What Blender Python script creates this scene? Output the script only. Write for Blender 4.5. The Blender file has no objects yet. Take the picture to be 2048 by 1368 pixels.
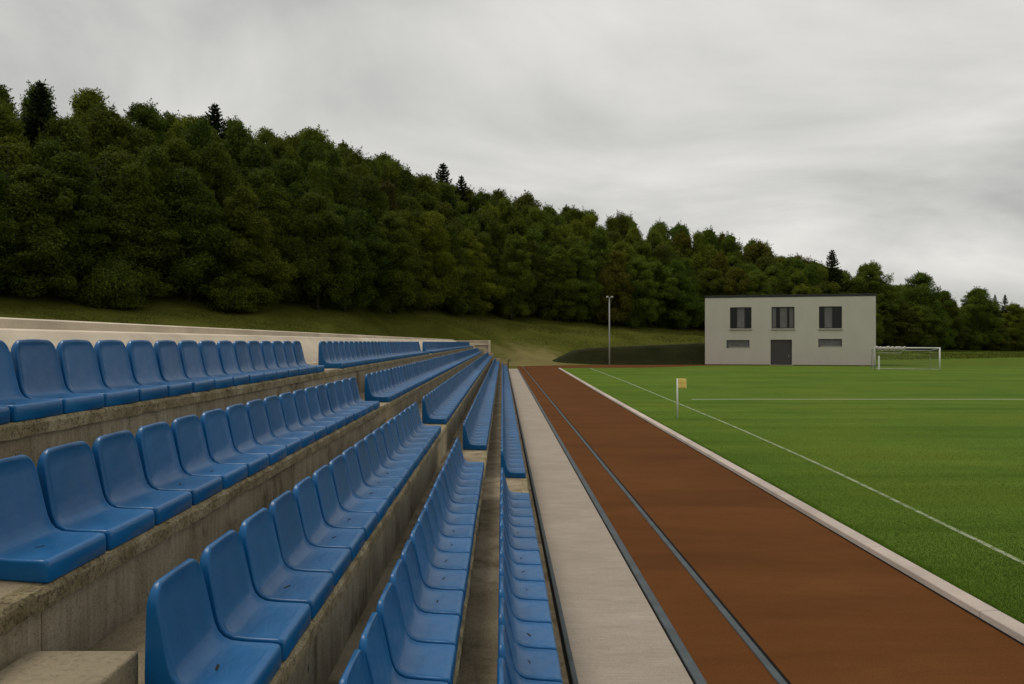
import bpy, bmesh, math, random
import numpy as np

R = math.radians
random.seed(7)
rng = np.random.default_rng(7)
C = bpy.context.scene.collection
SC = bpy.context.scene

# ------------------------------------------------------------------ camera
EYE = 2.75
cam = bpy.data.cameras.new("camera")
cam.lens = 28.48; cam.sensor_width = 36.0; cam.sensor_fit = 'HORIZONTAL'
cam.shift_x = 0.0093; cam.clip_start = 0.1; cam.clip_end = 6000
camo = bpy.data.objects.new("camera", cam); C.objects.link(camo)
camo.location = (0, 0, EYE); camo.rotation_euler = (R(90), 0, 0)
SC.camera = camo

# ------------------------------------------------------------------ sky, sun, exposure
SUN_EL, SUN_AZ = R(60), R(-52)
W = bpy.data.worlds.new("World"); SC.world = W; W.use_nodes = True
nt = W.node_tree; nt.nodes.clear()
def wn(t, **k):
    n = nt.nodes.new(t)
    for a, v in k.items(): setattr(n, a, v)
    return n
def wm(op, a, b=None, c=None):
    n = wn('ShaderNodeMath', operation=op)
    for i, v in enumerate((a, b, c)):
        if v is None: continue
        if isinstance(v, (int, float)): n.inputs[i].default_value = v
        else: nt.links.new(v, n.inputs[i])
    return n.outputs[0]
out = wn('ShaderNodeOutputWorld'); bg = wn('ShaderNodeBackground')
bg.inputs['Strength'].default_value = 0.1
sky = wn('ShaderNodeTexSky', sky_type='NISHITA', sun_disc=False)
sky.sun_elevation = SUN_EL; sky.sun_rotation = SUN_AZ; sky.air_density = 1.0; sky.dust_density = 3.0
tc = wn('ShaderNodeTexCoord'); sep = wn('ShaderNodeSeparateXYZ')
nt.links.new(tc.outputs['Generated'], sep.inputs[0])
zz = wm('ADD', wm('MAXIMUM', sep.outputs['Z'], 0.0), 0.24)
px_ = wm('DIVIDE', sep.outputs['X'], zz); py_ = wm('DIVIDE', sep.outputs['Y'], zz)
cmb = wn('ShaderNodeCombineXYZ'); nt.links.new(px_, cmb.inputs[0]); nt.links.new(py_, cmb.inputs[1])
mp = wn('ShaderNodeMapping'); mp.inputs['Scale'].default_value = (0.85, 1.0, 1); mp.inputs['Location'].default_value = (1.7, 3.1, 0)
nt.links.new(cmb.outputs[0], mp.inputs[0])
n1 = wn('ShaderNodeTexNoise'); n1.inputs['Scale'].default_value = 1.05; n1.inputs['Detail'].default_value = 6; n1.inputs['Roughness'].default_value = 0.53; n1.inputs['Distortion'].default_value = 0.5
nt.links.new(mp.outputs[0], n1.inputs['Vector'])
rp = wn('ShaderNodeValToRGB')
rp.color_ramp.elements[0].position = 0.36; rp.color_ramp.elements[0].color = (.50, .505, .485, 1)
rp.color_ramp.elements[1].position = 0.64; rp.color_ramp.elements[1].color = (.84, .825, .785, 1)
nt.links.new(n1.outputs['Fac'], rp.inputs[0])
sc_ = wn('ShaderNodeMix', data_type='RGBA', blend_type='MULTIPLY'); sc_.inputs['Factor'].default_value = 1.0
nt.links.new(rp.outputs[0], sc_.inputs[6]); sc_.inputs[7].default_value = (9.6, 9.6, 9.6, 1)
mx = wn('ShaderNodeMix', data_type='RGBA'); mx.inputs['Factor'].default_value = 0.97
nt.links.new(sky.outputs[0], mx.inputs[6]); nt.links.new(sc_.outputs[2], mx.inputs[7])
nt.links.new(mx.outputs[2], bg.inputs['Color']); nt.links.new(bg.outputs[0], out.inputs[0])

sl = bpy.data.lights.new("sun", 'SUN'); sl.energy = 1.4; sl.angle = R(24); sl.color = (1.0, 0.94, 0.84)
so = bpy.data.objects.new("sun", sl); C.objects.link(so)
sdir = (math.sin(SUN_AZ) * math.cos(SUN_EL), math.cos(SUN_AZ) * math.cos(SUN_EL), math.sin(SUN_EL))
so.rotation_euler = (-__import__('mathutils').Vector(sdir)).to_track_quat('-Z', 'Y').to_euler()
so.location = (20, -20, 60)

SC.view_settings.view_transform = 'Standard'; SC.view_settings.look = 'None'
SC.view_settings.exposure = 0.0; SC.view_settings.gamma = 1.0

# ------------------------------------------------------------------ helpers
def tag(o, label=None, cat=None, group=None, kind=None):
    if label: o['label'] = label
    if cat: o['category'] = cat
    if group: o['group'] = group
    if kind: o['kind'] = kind
    return o
def empty(name, loc=(0, 0, 0), rz=0):
    o = bpy.data.objects.new(name, None); C.objects.link(o)
    o.empty_display_size = 0.2; o.location = loc; o.rotation_euler = (0, 0, rz); return o
def link(name, me, parent=None, loc=None):
    o = bpy.data.objects.new(name, me); C.objects.link(o)
    if parent: o.parent = parent
    if loc: o.location = loc
    return o
class MB:
    def __init__(s): s.v = []; s.f = []
    def add(s, v, f):
        b = len(s.v); s.v += [tuple(map(float, p)) for p in v]; s.f += [tuple(i + b for i in q) for q in f]; return s
    def box(s, x0, x1, y0, y1, z0, z1):
        return s.add([(x0,y0,z0),(x1,y0,z0),(x1,y1,z0),(x0,y1,z0),(x0,y0,z1),(x1,y0,z1),(x1,y1,z1),(x0,y1,z1)],
                     [(0,3,2,1),(4,5,6,7),(0,1,5,4),(1,2,6,5),(2,3,7,6),(3,0,4,7)])
    def tube(s, pts, r, n=10, cap=True):
        from mathutils import Vector
        P = [Vector(p) for p in pts]; rs = r if isinstance(r, (list, tuple)) else [r] * len(P)
        v = []; f = []
        for i, p in enumerate(P):
            t = (P[min(i + 1, len(P) - 1)] - P[max(i - 1, 0)]).normalized()
            a = t.orthogonal().normalized() if abs(t.z) < .9 else Vector((1, 0, 0)) - t * t.x
            a.normalize(); b = t.cross(a)
            for k in range(n):
                w = 2 * math.pi * k / n
                v.append(p + (a * math.cos(w) + b * math.sin(w)) * rs[i])
        for i in range(len(P) - 1):
            for k in range(n):
                f.append((i*n+k, i*n+(k+1) % n, (i+1)*n+(k+1) % n, (i+1)*n+k))
        if cap: f += [tuple(range(n))[::-1], tuple((len(P)-1)*n + k for k in range(n))]
        return s.add(v, f)
    def mesh(s, name, mat, smooth=False, bevel=0, seg=2):
        me = bpy.data.meshes.new(name); me.from_pydata(s.v, [], s.f)
        bm = bmesh.new(); bm.from_mesh(me)
        bmesh.ops.recalc_face_normals(bm, faces=bm.faces)
        if bevel:
            bmesh.ops.bevel(bm, geom=[e for e in bm.edges if e.calc_face_angle(0) > .5], offset=bevel, segments=seg, affect='EDGES', profile=.5)
        bm.to_mesh(me); bm.free()
        if smooth:
            for p in me.polygons: p.use_smooth = True
        me.materials.append(mat); return me
    def build(s, name, mat, parent=None, **k): return link(name, s.mesh(name, mat, **k), parent)
def np_mesh(name, verts, faces, mat, smooth=False):
    """fast mesh: verts (n,3), faces (m,k) with one k"""
    me = bpy.data.meshes.new(name); verts = np.asarray(verts, np.float32); faces = np.asarray(faces, np.int32)
    m, k = faces.shape
    me.vertices.add(len(verts)); me.vertices.foreach_set('co', verts.ravel())
    me.loops.add(m * k); me.loops.foreach_set('vertex_index', faces.ravel())
    me.polygons.add(m); me.polygons.foreach_set('loop_start', np.arange(0, m * k, k, dtype=np.int32))
    me.polygons.foreach_set('use_smooth', np.full(m, smooth))
    me.update(calc_edges=True); me.materials.append(mat); return me

# ------------------------------------------------------------------ materials
class M_:
    def __init__(s, name, rough=.8, spec=.3):
        s.m = bpy.data.materials.new(name); s.m.use_nodes = True; s.nt = s.m.node_tree
        s.b = s.nt.nodes['Principled BSDF']; s.b.inputs['Roughness'].default_value = rough
        s.b.inputs['Specular IOR Level'].default_value = spec
        s.tc = s.nt.nodes.new('ShaderNodeTexCoord'); s.h = None
    def L(s, a, b): s.nt.links.new(a, b)
    def noise(s, scale=1, detail=4, rough=.55, vec=(1, 1, 1), dist=0, coord='Object'):
        mp = s.nt.nodes.new('ShaderNodeMapping'); mp.inputs['Scale'].default_value = vec
        s.L(s.tc.outputs[coord], mp.inputs[0])
        n = s.nt.nodes.new('ShaderNodeTexNoise'); n.inputs['Scale'].default_value = scale
        n.inputs['Detail'].default_value = detail; n.inputs['Roughness'].default_value = rough; n.inputs['Distortion'].default_value = dist
        s.L(mp.outputs[0], n.inputs['Vector']); return n.outputs['Fac']
    def ramp(s, fac, *st):
        r = s.nt.nodes.new('ShaderNodeValToRGB'); e = r.color_ramp.elements
        while len(e) < len(st): e.new(.5)
        for i, (p, c) in enumerate(st):
            e[i].position = p; e[i].color = (c, c, c, 1) if isinstance(c, (int, float)) else (*c, 1)
        s.L(fac, r.inputs[0]); return r.outputs[0]
    def mix(s, a, b, fac, mode='MIX'):
        n = s.nt.nodes.new('ShaderNodeMix'); n.data_type = 'RGBA'; n.blend_type = mode
        for i, v in ((6, a), (7, b)):
            if isinstance(v, tuple): n.inputs[i].default_value = (*v, 1)
            else: s.L(v, n.inputs[i])
        if isinstance(fac, (int, float)): n.inputs[0].default_value = fac
        else: s.L(fac, n.inputs[0])
        return n.outputs[2]
    def math(s, op, a, b=0.0):
        n = s.nt.nodes.new('ShaderNodeMath'); n.operation = op
        for i, v in enumerate((a, b)):
            if isinstance(v, (int, float)): n.inputs[i].default_value = v
            else: s.L(v, n.inputs[i])
        return n.outputs[0]
    def color(s, c):
        if isinstance(c, tuple): s.b.inputs['Base Color'].default_value = (*c, 1)
        else: s.L(c, s.b.inputs['Base Color'])
        return s
    def rough(s, r): s.L(r, s.b.inputs['Roughness']); return s
    def bump(s, h, strength=.3, dist=.01):
        n = s.nt.nodes.new('ShaderNodeBump'); n.inputs['Strength'].default_value = strength; n.inputs['Distance'].default_value = dist
        s.L(h, n.inputs['Height'])
        if s.h is not None: s.L(s.h, n.inputs['Normal'])
        s.h = n.outputs[0]; s.L(s.h, s.b.inputs['Normal']); return s

def plain(name, c, rough=.6, spec=.4, var=.25, scale=6, bump=.05):
    m = M_(name, rough, spec); n = m.noise(scale, 5)
    lo = tuple(x * (1 - var) for x in c); hi = tuple(min(1, x * (1 + var)) for x in c)
    m.color(m.ramp(n, (.3, lo), (.7, hi)))
    if bump: m.bump(m.noise(scale * 9, 3), bump, .004)
    return m.m

# weathered terrace concrete
def mk_riser():
    m = M_('weathered_riser_concrete', .92, .2)
    base = m.ramp(m.noise(1.6, 6, .6), (.28, (.285, .230, .145)), (.5, (.415, .345, .235)), (.75, (.53, .455, .33)))
    st = m.ramp(m.noise(1, 6, .68, (9, 15, .9), 1.2), (.36, (.52, .46, .36)), (.60, (1, 1, 1)))
    c = m.mix(base, st, .55, 'MULTIPLY')
    bl = m.ramp(m.noise(2.4, 7, .7, (1, 1, .7)), (.33, (.30, .28, .22)), (.46, (1, 1, 1)))
    c = m.mix(c, bl, .8, 'MULTIPLY')
    pit = m.ramp(m.noise(60, 3, .6), (.32, .35), (.42, 1.0))
    c = m.mix(c, pit, .6, 'MULTIPLY')
    gr = m.ramp(m.noise(170, 2), (.3, .7), (.7, 1.25)); c = m.mix(c, gr, .8, 'MULTIPLY')
    ho = m.ramp(m.noise(7, 3, .5, (1, 1, .8), .5), (.225, .12), (.26, 1.0)); c = m.mix(c, ho, .9, 'MULTIPLY')
    m.color(c); m.bump(m.noise(45, 6, .7), .7, .012); m.bump(m.noise(1, 5, .65, (14, 26, 1.2), .8), .5, .01); return m.m
def mk_lip():
    m = M_('mossy_nosing_concrete', .95, .2)
    base = m.ramp(m.noise(5, 6, .65), (.3, (.165, .128, .064)), (.5, (.30, .245, .140)), (.72, (.46, .39, .25)))
    pit = m.ramp(m.noise(42, 4, .7), (.38, .3), (.5, 1.0)); c = m.mix(base, pit, .8, 'MULTIPLY')
    gr = m.ramp(m.noise(160, 2), (.3, .65), (.7, 1.3)); c = m.mix(c, gr, .8, 'MULTIPLY')
    m.color(c); m.bump(m.noise(55, 5, .75), 1.0, .014); return m.m
def mk_tread():
    m = M_('worn_tread_concrete', .95, .2)
    base = m.ramp(m.noise(1.3, 6, .62), (.28, (.190, .150, .092)), (.5, (.285, .230, .150)), (.74, (.40, .335, .235)))
    dirt = m.ramp(m.noise(3.1, 7, .7), (.36, (.45, .42, .34)), (.52, (1, 1, 1))); c = m.mix(base, dirt, .75, 'MULTIPLY')
    gr = m.ramp(m.noise(95, 4, .7), (.32, .55), (.66, 1.3)); c = m.mix(c, gr, .85, 'MULTIPLY')
    m.color(c); m.bump(m.noise(90, 5, .7), .8, .01); return m.m
def mk_light_concrete(name, c=(.44, .385, .31), rough=.15):
    m = M_(name, .9, .25)
    base = m.ramp(m.noise(.9, 6, .6), (.3, tuple(x * .8 for x in c)), (.7, tuple(x * 1.12 for x in c)))
    st = m.ramp(m.noise(1, 4, .6, (.6, .12, 9)), (.35, .82), (.65, 1.06)); cc = m.mix(base, st, .8, 'MULTIPLY')
    g = m.ramp(m.noise(120, 3), (.3, .85), (.7, 1.12)); cc = m.mix(cc, g, .7, 'MULTIPLY')
    sp_ = m.ramp(m.noise(34, 5, .75), (.34, .62), (.5, 1.0)); cc = m.mix(cc, sp_, rough, 'MULTIPLY')
    m.color(cc); m.bump(m.noise(70, 4, .7), .3 + rough, .006 + .006 * rough); return m.m
def mk_walk():
    m = M_('broomed_walkway_concrete', .95, .06)
    base = m.ramp(m.noise(.7, 6, .6), (.3, (.325, .275, .226)), (.7, (.385, .330, .274)))
    br = m.ramp(m.noise(1, 5, .65, (2.5, 75, 1)), (.3, .76), (.7, 1.16)); c = m.mix(base, br, .75, 'MULTIPLY')
    w2 = m.ramp(m.noise(1, 5, .65, (1.5, 4.2, 1), .5), (.35, .90), (.65, 1.05)); c = m.mix(c, w2, .8, 'MULTIPLY')
    g = m.ramp(m.noise(90, 4, .75), (.32, .68), (.68, 1.25)); c = m.mix(c, g, .75, 'MULTIPLY')
    m.color(c); m.bump(m.noise(1, 5, .7, (6, 90, 1)), .5, .008); m.bump(m.noise(110, 3, .7), .3, .006); return m.m
def mk_track():
    m = M_('brown_cinder_track', .95, .04)
    base = m.ramp(m.noise(.35, 5, .6), (.3, (.106, .0405, .0118)), (.7, (.128, .050, .0148)))
    w = m.ramp(m.noise(1, 4, .55, (.22, .9, 1), .8), (.36, .74), (.62, 1.05)); c = m.mix(base, w, .6, 'MULTIPLY')
    w2 = m.ramp(m.noise(1, 4, .6, (1.6, 5, 1), .8), (.35, .88), (.65, 1.05)); c = m.mix(c, w2, .5, 'MULTIPLY')
    g = m.ramp(m.noise(75, 4, .8), (.32, .62), (.68, 1.34)); c = m.mix(c, g, .75, 'MULTIPLY')
    m.color(c); m.bump(m.noise(1, 4, .6, (.5, 2.6, 1), .5), .25, .03); m.bump(m.noise(120, 3, .7), .4, .005); return m.m
def mk_pitch():
    m = M_('mown_pitch_grass', .95, .02)
    base = m.ramp(m.noise(.35, 6, .65, (.7, 1, 1)), (.3, (.078, .138, .018)), (.7, (.108, .176, .025)))
    st = m.ramp(m.noise(1, 5, .6, (.05, .75, 1), .5), (.36, (.70, .76, .7)), (.66, (1.2, 1.13, 1.15))); c = m.mix(base, st, .85, 'MULTIPLY')
    yl = m.ramp(m.noise(.16, 5, .6), (.45, 0.0), (.7, .55)); c = m.mix(c, (.140, .172, .020), yl)
    fi = m.ramp(m.noise(22, 6, .8), (.32, .50), (.68, 1.42)); c = m.mix(c, fi, .85, 'MULTIPLY')
    m.color(c); m.bump(m.noise(30, 5, .8), .9, .03); return m.m
def mk_ground():
    m = M_('rough_bank_grass', .98, .02)
    base = m.ramp(m.noise(.09, 6, .65), (.3, (.058, .066, .010)), (.5, (.080, .086, .014)), (.72, (.104, .104, .020)))
    st = m.ramp(m.noise(.55, 6, .7, (.5, 1, 1), .8), (.35, .72), (.65, 1.15)); c = m.mix(base, st, .8, 'MULTIPLY')
    # worn dry patch at the end of the walkway
    geo = m.nt.nodes.new('ShaderNodeNewGeometry'); sp = m.nt.nodes.new('ShaderNodeSeparateXYZ'); m.L(geo.outputs['Position'], sp.inputs[0])
    dx = m.math('DIVIDE', m.math('SUBTRACT', sp.outputs[0], 4.0), 6.5); dy = m.math('DIVIDE', m.math('SUBTRACT', sp.outputs[1], 96.0), 9.5)
    d = m.math('SQRT', m.math('ADD', m.math('MULTIPLY', dx, dx), m.math('MULTIPLY', dy, dy)))
    d = m.math('ADD', d, m.math('MULTIPLY', m.math('SUBTRACT', m.noise(.5, 5, .6), .5), 1.1))
    c = m.mix(c, m.mix((.20, .165, .068), st, .6, 'MULTIPLY'), m.ramp(d, (.40, .85), (1.05, 0.0)))
    # greener mown bank behind the goal
    gx = m.math('DIVIDE', m.math('SUBTRACT', sp.outputs[0], 40.0), 14.0)
    c = m.mix(c, m.mix((.085, .128, .015), st, .7, 'MULTIPLY'), m.ramp(gx, (0.0, 0.0), (.5, 1.0)))
    m.color(c); m.bump(m.noise(1.6, 7, .7), .4, .10); return m.m
def mk_seat():
    m = M_('blue_seat_plastic', .36, .20)
    oi = m.nt.nodes.new('ShaderNodeObjectInfo')
    base = m.ramp(m.noise(3.2, 5, .6), (.3, (.003, .083, .230)), (.7, (.005, .108, .290)))
    fade = m.ramp(oi.outputs['Random'], (0, .86), (1, 1.12)); c = m.mix(base, fade, 1, 'MULTIPLY')
    du = m.ramp(m.noise(7, 6, .65, (1, 1, 1), .5), (.5, 0.0), (.78, .07)); c = m.mix(c, (.07, .13, .22), du)
    gr = m.ramp(m.noise(150, 2), (.70, 0.0), (.76, .2)); c = m.mix(c, (.16, .19, .24), gr)
    m.b.inputs['Coat Weight'].default_value = .12; m.b.inputs['Coat Roughness'].default_value = .10
    m.color(c); m.rough(m.ramp(m.noise(9, 5, .6), (.3, .26), (.7, .46)))
    m.bump(m.noise(1, 3, .5, (17, 5, 5), .8), .38, .012); return m.m
def mk_leaf(name, a, b, c3):
    m = M_(name, .75, .10); g = m.nt.nodes.new('ShaderNodeNewGeometry'); oi = m.nt.nodes.new('ShaderNodeObjectInfo')
    c = m.ramp(g.outputs['Random Per Island'], (0, a), (.55, b), (1, c3))
    cl = m.ramp(m.noise(.45, 3, .6), (.35, (.62, .66, .7)), (.65, (1.2, 1.15, 1.0))); c = m.mix(c, cl, .9, 'MULTIPLY')
    t = m.ramp(oi.outputs['Random'], (0, (.74, .90, .9)), (.5, (1, 1, 1)), (1, (1.25, 1.12, .85))); c = m.mix(c, t, 1, 'MULTIPLY')
    m.color(c)
    tr = m.nt.nodes.new('ShaderNodeBsdfTranslucent'); m.L(c, tr.inputs['Color'])
    ms = m.nt.nodes.new('ShaderNodeMixShader'); ms.inputs[0].default_value = .36
    m.L(m.b.outputs[0], ms.inputs[1]); m.L(tr.outputs[0], ms.inputs[2]); m.L(ms.outputs[0], m.nt.nodes['Material Output'].inputs[0]); return m.m
def mk_blade(name, a, b):
    m = M_(name, .9, .04); g = m.nt.nodes.new('ShaderNodeNewGeometry')
    c = m.ramp(g.outputs['Random Per Island'], (0, a), (1, b))
    cl = m.ramp(m.noise(.35, 4, .6), (.35, .75), (.65, 1.15)); m.color(m.mix(c, cl, .9, 'MULTIPLY')); return m.m
def mk_stucco():
    m = M_('grey_render_wall', .92, .2)
    base = m.ramp(m.noise(.35, 6, .6), (.3, (.56, .518, .445)), (.7, (.61, .568, .49)))
    st = m.ramp(m.noise(1, 5, .6, (1.2, 1.2, .18)), (.34, .90), (.6, 1.03)); c = m.mix(base, st, .3, 'MULTIPLY')
    g = m.ramp(m.noise(9, 4, .7), (.3, .86), (.7, 1.1)); c = m.mix(c, g, .8, 'MULTIPLY')
    m.color(c); m.bump(m.noise(14, 5, .7), .5, .03); return m.m
def mk_line(name='worn_line_paint', edge=.42):
    m = M_(name, .9, .1)
    c = m.mix((.070, .125, .016), (.33, .37, .24), m.ramp(m.noise(9, 5, .75), (edge - .1, 0.0), (edge + .1, .92)))
    m.color(c); m.bump(m.noise(30, 4, .8), .7, .02); return m.m

RISER, LIP, TREAD = mk_riser(), mk_lip(), mk_tread()
LIGHTC = mk_light_concrete('pale_wall_concrete', (.64, .545, .415)); STEPC = mk_light_concrete('pale_step_concrete', (.36, .295, .195), .9)
WALK, TRACK, PITCH, GROUND, SEAT = mk_walk(), mk_track(), mk_pitch(), mk_ground(), mk_seat()
KERB = mk_light_concrete('pinkish_kerb_concrete', (.52, .44, .38))
EDGE = plain('blue_grey_edging', (.064, .078, .085), .8, .3, .2, 4)
DARK = plain('dark_joint_rubber', (.006, .006, .006), .9, .1, .2, 4)
SLOT = plain('dark_slot_dirt', (.026, .027, .024), .9, .1, .5, 60)
LEAF = mk_leaf('broadleaf_foliage', (.040, .062, .006), (.078, .106, .011), (.140, .168, .022))
LEAFL = mk_leaf('lit_green_foliage', (.068, .102, .010), (.118, .158, .016), (.190, .225, .030))  # lighter leaf copy: brighter light on the canopy painted into the green
LEAFO = mk_leaf('olive_foliage', (.052, .062, .008), (.098, .106, .014), (.170, .165, .028))
LEAFB = mk_leaf('brownish_foliage', (.050, .044, .010), (.080, .064, .014), (.115, .095, .024))
NEEDLE = mk_leaf('conifer_needles', (.016, .026, .009), (.028, .042, .014), (.046, .062, .02))
BARK = plain('grey_brown_bark', (.05, .042, .032), .95, .1, .4, 3, .6)
WHITE = plain('white_painted_metal', (.74, .73, .68), .5, .4, .06, 5)
GREYM = plain('galvanised_metal', (.42, .43, .41), .45, .5, .12, 5)
OFFW = plain('shaded_post_net_grey', (.42, .41, .36), .7, .3, .15, 5)
NETM = plain('net_cord', (.30, .30, .25), .9, .1, .1, 5, 0)
STUCCO = mk_stucco()
ROOFM = plain('dark_roof_sheet', (.022, .024, .026), .6, .4, .2, 2)
FRAMEM = plain('dark_window_frame', (.012, .012, .013), .5, .5, .2, 3)
BLIND = plain('grey_blind_fabric', (.17, .16, .16), .85, .2, .15, 2)
DOORM = plain('dark_grey_door_paint', (.062, .055, .052), .6, .4, .12, 1.2)
SILL = plain('pale_sill', (.36, .33, .27), .85, .2, .1, 4)
gm = M_('dark_window_glass', .06, .22); gm.color((.010, .011, .009)); GLASS = gm.m
YEL = None

# ------------------------------------------------------------------ terrain
EDGE_X = np.array([-400, -110, -75, -60, -37, -18, 0, 34, 70, 116, 160, 260, 600.])
EDGE_Y = np.array([-100, 15, 38, 48, 62, 88, 120, 140, 152, 180, 205, 250, 330.])
EDGE_H = np.array([5, 5, 5, 5.2, 5.5, 5.8, 6.0, 4.5, 1.3, .7, .5, .5, .5])
BACK_K = np.array([.3, .34, .34, .34, .34, .32, .26, .20, .10, .06, .04, .04, .04])
def terr(X, Y):
    X = np.asarray(X, float); Y = np.asarray(Y, float)
    ye = np.interp(X, EDGE_X, EDGE_Y); he = np.interp(X, EDGE_X, EDGE_H); k = np.interp(X, EDGE_X, BACK_K)
    s = (Y - ye) * .78
    t = np.clip((s + 24) / 24, 0, 1)
    rise = he * (t * t * (3 - 2 * t) * .55 + t * .45)
    sb = np.clip(s, 0, 45)
    back = k * (sb - sb * sb / 130.0)
    near = np.clip((np.hypot(X, np.maximum(Y, 0)) - 40) / 20, 0, 1)
    flat = np.clip((-X - 6) / 10, 0, 1) + np.clip((Y - 96) / 3, 0, 1)   # nothing rises under stand, track and pitch
    return (rise + back) * near * np.clip(flat, 0, 1)
xs = np.unique(np.concatenate([np.linspace(-1500, -140, 12), np.arange(-140, 280, 3.0), np.linspace(280, 2000, 14)]))
ys = np.unique(np.concatenate([np.linspace(-200, -20, 8), np.arange(-20, 330, 3.0), np.linspace(330, 3000, 14)]))
GX, GY = np.meshgrid(xs, ys); GZ = terr(GX, GY)
GZ = GZ + np.where(GZ > .6, (np.sin(GX * .9 + GY * .37) + np.sin(GX * .31 - GY * .8 + 1)) * .08, 0)
nx, ny = len(xs), len(ys)
idx = np.arange(nx * ny).reshape(ny, nx)
faces = np.stack([idx[:-1, :-1], idx[:-1, 1:], idx[1:, 1:], idx[1:, :-1]], -1).reshape(-1, 4)
tag(link('ground', np_mesh('ground', np.stack([GX, GY, GZ], -1).reshape(-1, 3), faces, GROUND, True)), kind='structure')

# ------------------------------------------------------------------ track, walkway, pitch
KX = [(-12, 4.66), (7, 4.69), (17, 4.83), (28, 4.96), (45, 5.16), (62, 5.42), (83, 5.72)]   # (Y, X) of the kerb's track side
def kx(y): return float(np.interp(y, [a for a, b in KX], [b for a, b in KX]))
INN = [(5.9, 83.6), (8, 84), (14, 84.6), (18, 87), (22, 91.5), (27, 93.6), (36, 92.4), (45, 90.6), (60, 92), (140, 93)]   # far edge of the pitch (X, Y)
def strip(name, left, right, z, mat):
    v = [(x, y, z) for x, y in left] + [(x, y, z) for x, y in right]; n = len(left)
    return np_mesh(name, v, [(i, n + i, n + i + 1, i + 1) for i in range(n - 1)], mat)
yy = np.linspace(-12, 83.6, 60)
def tri_sheet(name, outline, z, mat):
    bm = bmesh.new(); vs = [bm.verts.new((x, y, z)) for x, y in outline]
    f = bm.faces.new(vs); bmesh.ops.triangulate(bm, faces=[f]); bmesh.ops.recalc_face_normals(bm, faces=bm.faces)
    me = bpy.data.meshes.new(name); bm.to_mesh(me); bm.free()
    if me.polygons[0].normal.z < 0: me.flip_normals()
    me.materials.append(mat); return me
# main track between the two grey edgings and the kerb, turning off past the end of the pitch
mb = MB()
mb.box(1.625, 2.195, -12, 91, -.02, .028)
tag(mb.build('running_track', TRACK), kind='structure')
outl = [(2.30, -12)] + [(kx(y), y) for y in yy] + [(x, y) for x, y in INN[1:]] + [(140, 94.2), (60, 93.4), (45.5, 91.6), (24, 97.0), (10, 96.4), (4, 93), (2.3, 91)]
me = tri_sheet('running_track', outl, .028, TRACK)
tag(link('running_track', me), kind='structure')
pt = [(kx(y) + .20, y) for y in yy] + INN + [(140, -12)]
tag(link('pitch', tri_sheet('pitch', pt, .05, PITCH)), kind='structure')
mb = MB(); mb.box(.605, 1.520, -12, 82.6, -.02, .030)
tag(mb.build('walkway', WALK), kind='structure')
mb = MB(); mb.box(.40, .535, -12, 75, -.02, .012); tag(mb.build('concrete_apron', TREAD), kind='structure')
def edging(x0, x1, z1, y1=82.6, name='edging_strip'):
    mb = MB(); mb.box(x0, x1, -12, y1, -.02, z1); return tag(mb.build(name, EDGE, bevel=.008), kind='structure')
edging(.560, .605, .045); edging(1.540, 1.625, .046); edging(2.195, 2.262, .044, 90)
for x0, x1, z in ((.535, .560, .020), (1.520, 1.540, .026), (2.262, 2.30, .031)):
    mb = MB(); mb.box(x0, x1, -12, 82.6, -.02, z); tag(mb.build('drainage_slot', DARK), kind='structure')
# kerb between track and grass, cast in lengths
def kerb_run():
    ypts = [-12.0]
    while ypts[-1] < 83: ypts.append(ypts[-1] + 2.5)
    mb = MB(); j = 0
    for a, b in zip(ypts[:-1], ypts[1:]):
        g = .0006; xa, xb = kx(a), kx(b); h = .095; o = 0
        a2, b2 = a + g, b - g
        mb.add([(xa+o,a2,-.02),(xa+.2+o,a2,-.02),(xb+.2+o,b2,-.02),(xb+o,b2,-.02),(xa+.012+o,a2,h),(xa+.2+o,a2,h+.008),(xb+.2+o,b2,h+.008),(xb+.012+o,b2,h)],
               [(0,3,2,1),(4,5,6,7),(0,1,5,4),(1,2,6,5),(2,3,7,6),(3,0,4,7)])
    return mb
tag(kerb_run().build('kerb', KERB, bevel=.012), kind='structure')
# dark joint where kerb meets track
v = []
me = strip('drainage_slot', [(kx(y) - .03, y) for y in yy], [(kx(y) + .001, y) for y in yy], .032, DARK)
tag(link('drainage_slot', me), kind='structure')
# painted lines
TL = [(6.1, 7.2), (6.3, 9), (6.53, 12), (6.78, 15), (7.0, 18), (7.2, 22), (7.4, 26), (7.7, 35), (8.35, 54), (9.0, 83)]
TL = [(x, y) for x, y in TL]
ty = np.linspace(7.2, 83, 160); tx = np.interp(ty, [b for a, b in TL], [a for a, b in TL])
ker = np.ones(9) / 9; txs = np.convolve(np.pad(tx, 4, mode='edge'), ker, 'valid')
w = np.interp(ty, [7, 20, 40, 83], [.042, .042, .055, .075])
tag(link('touchline', strip('touchline', list(zip(txs - w, ty)), list(zip(txs + w, ty)), .056, mk_line('worn_touchline', .47))), kind='structure')
me = strip('penalty_line', [(8.9 + i * 2, 38.0) for i in range(30)][::-1], [(8.9 + i * 2, 38.34) for i in range(30)][::-1], .056, mk_line('painted_line', .36))
tag(link('penalty_line', me), kind='structure')
me = strip('goal_area_line', [(15 + i * 1.0, 74.3 - i * .32) for i in range(7)][::-1], [(15 + i * 1.0, 74.6 - i * .32) for i in range(7)][::-1], .056, mk_line('faint_line', .55))
tag(link('goal_area_line', me), kind='structure')

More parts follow.
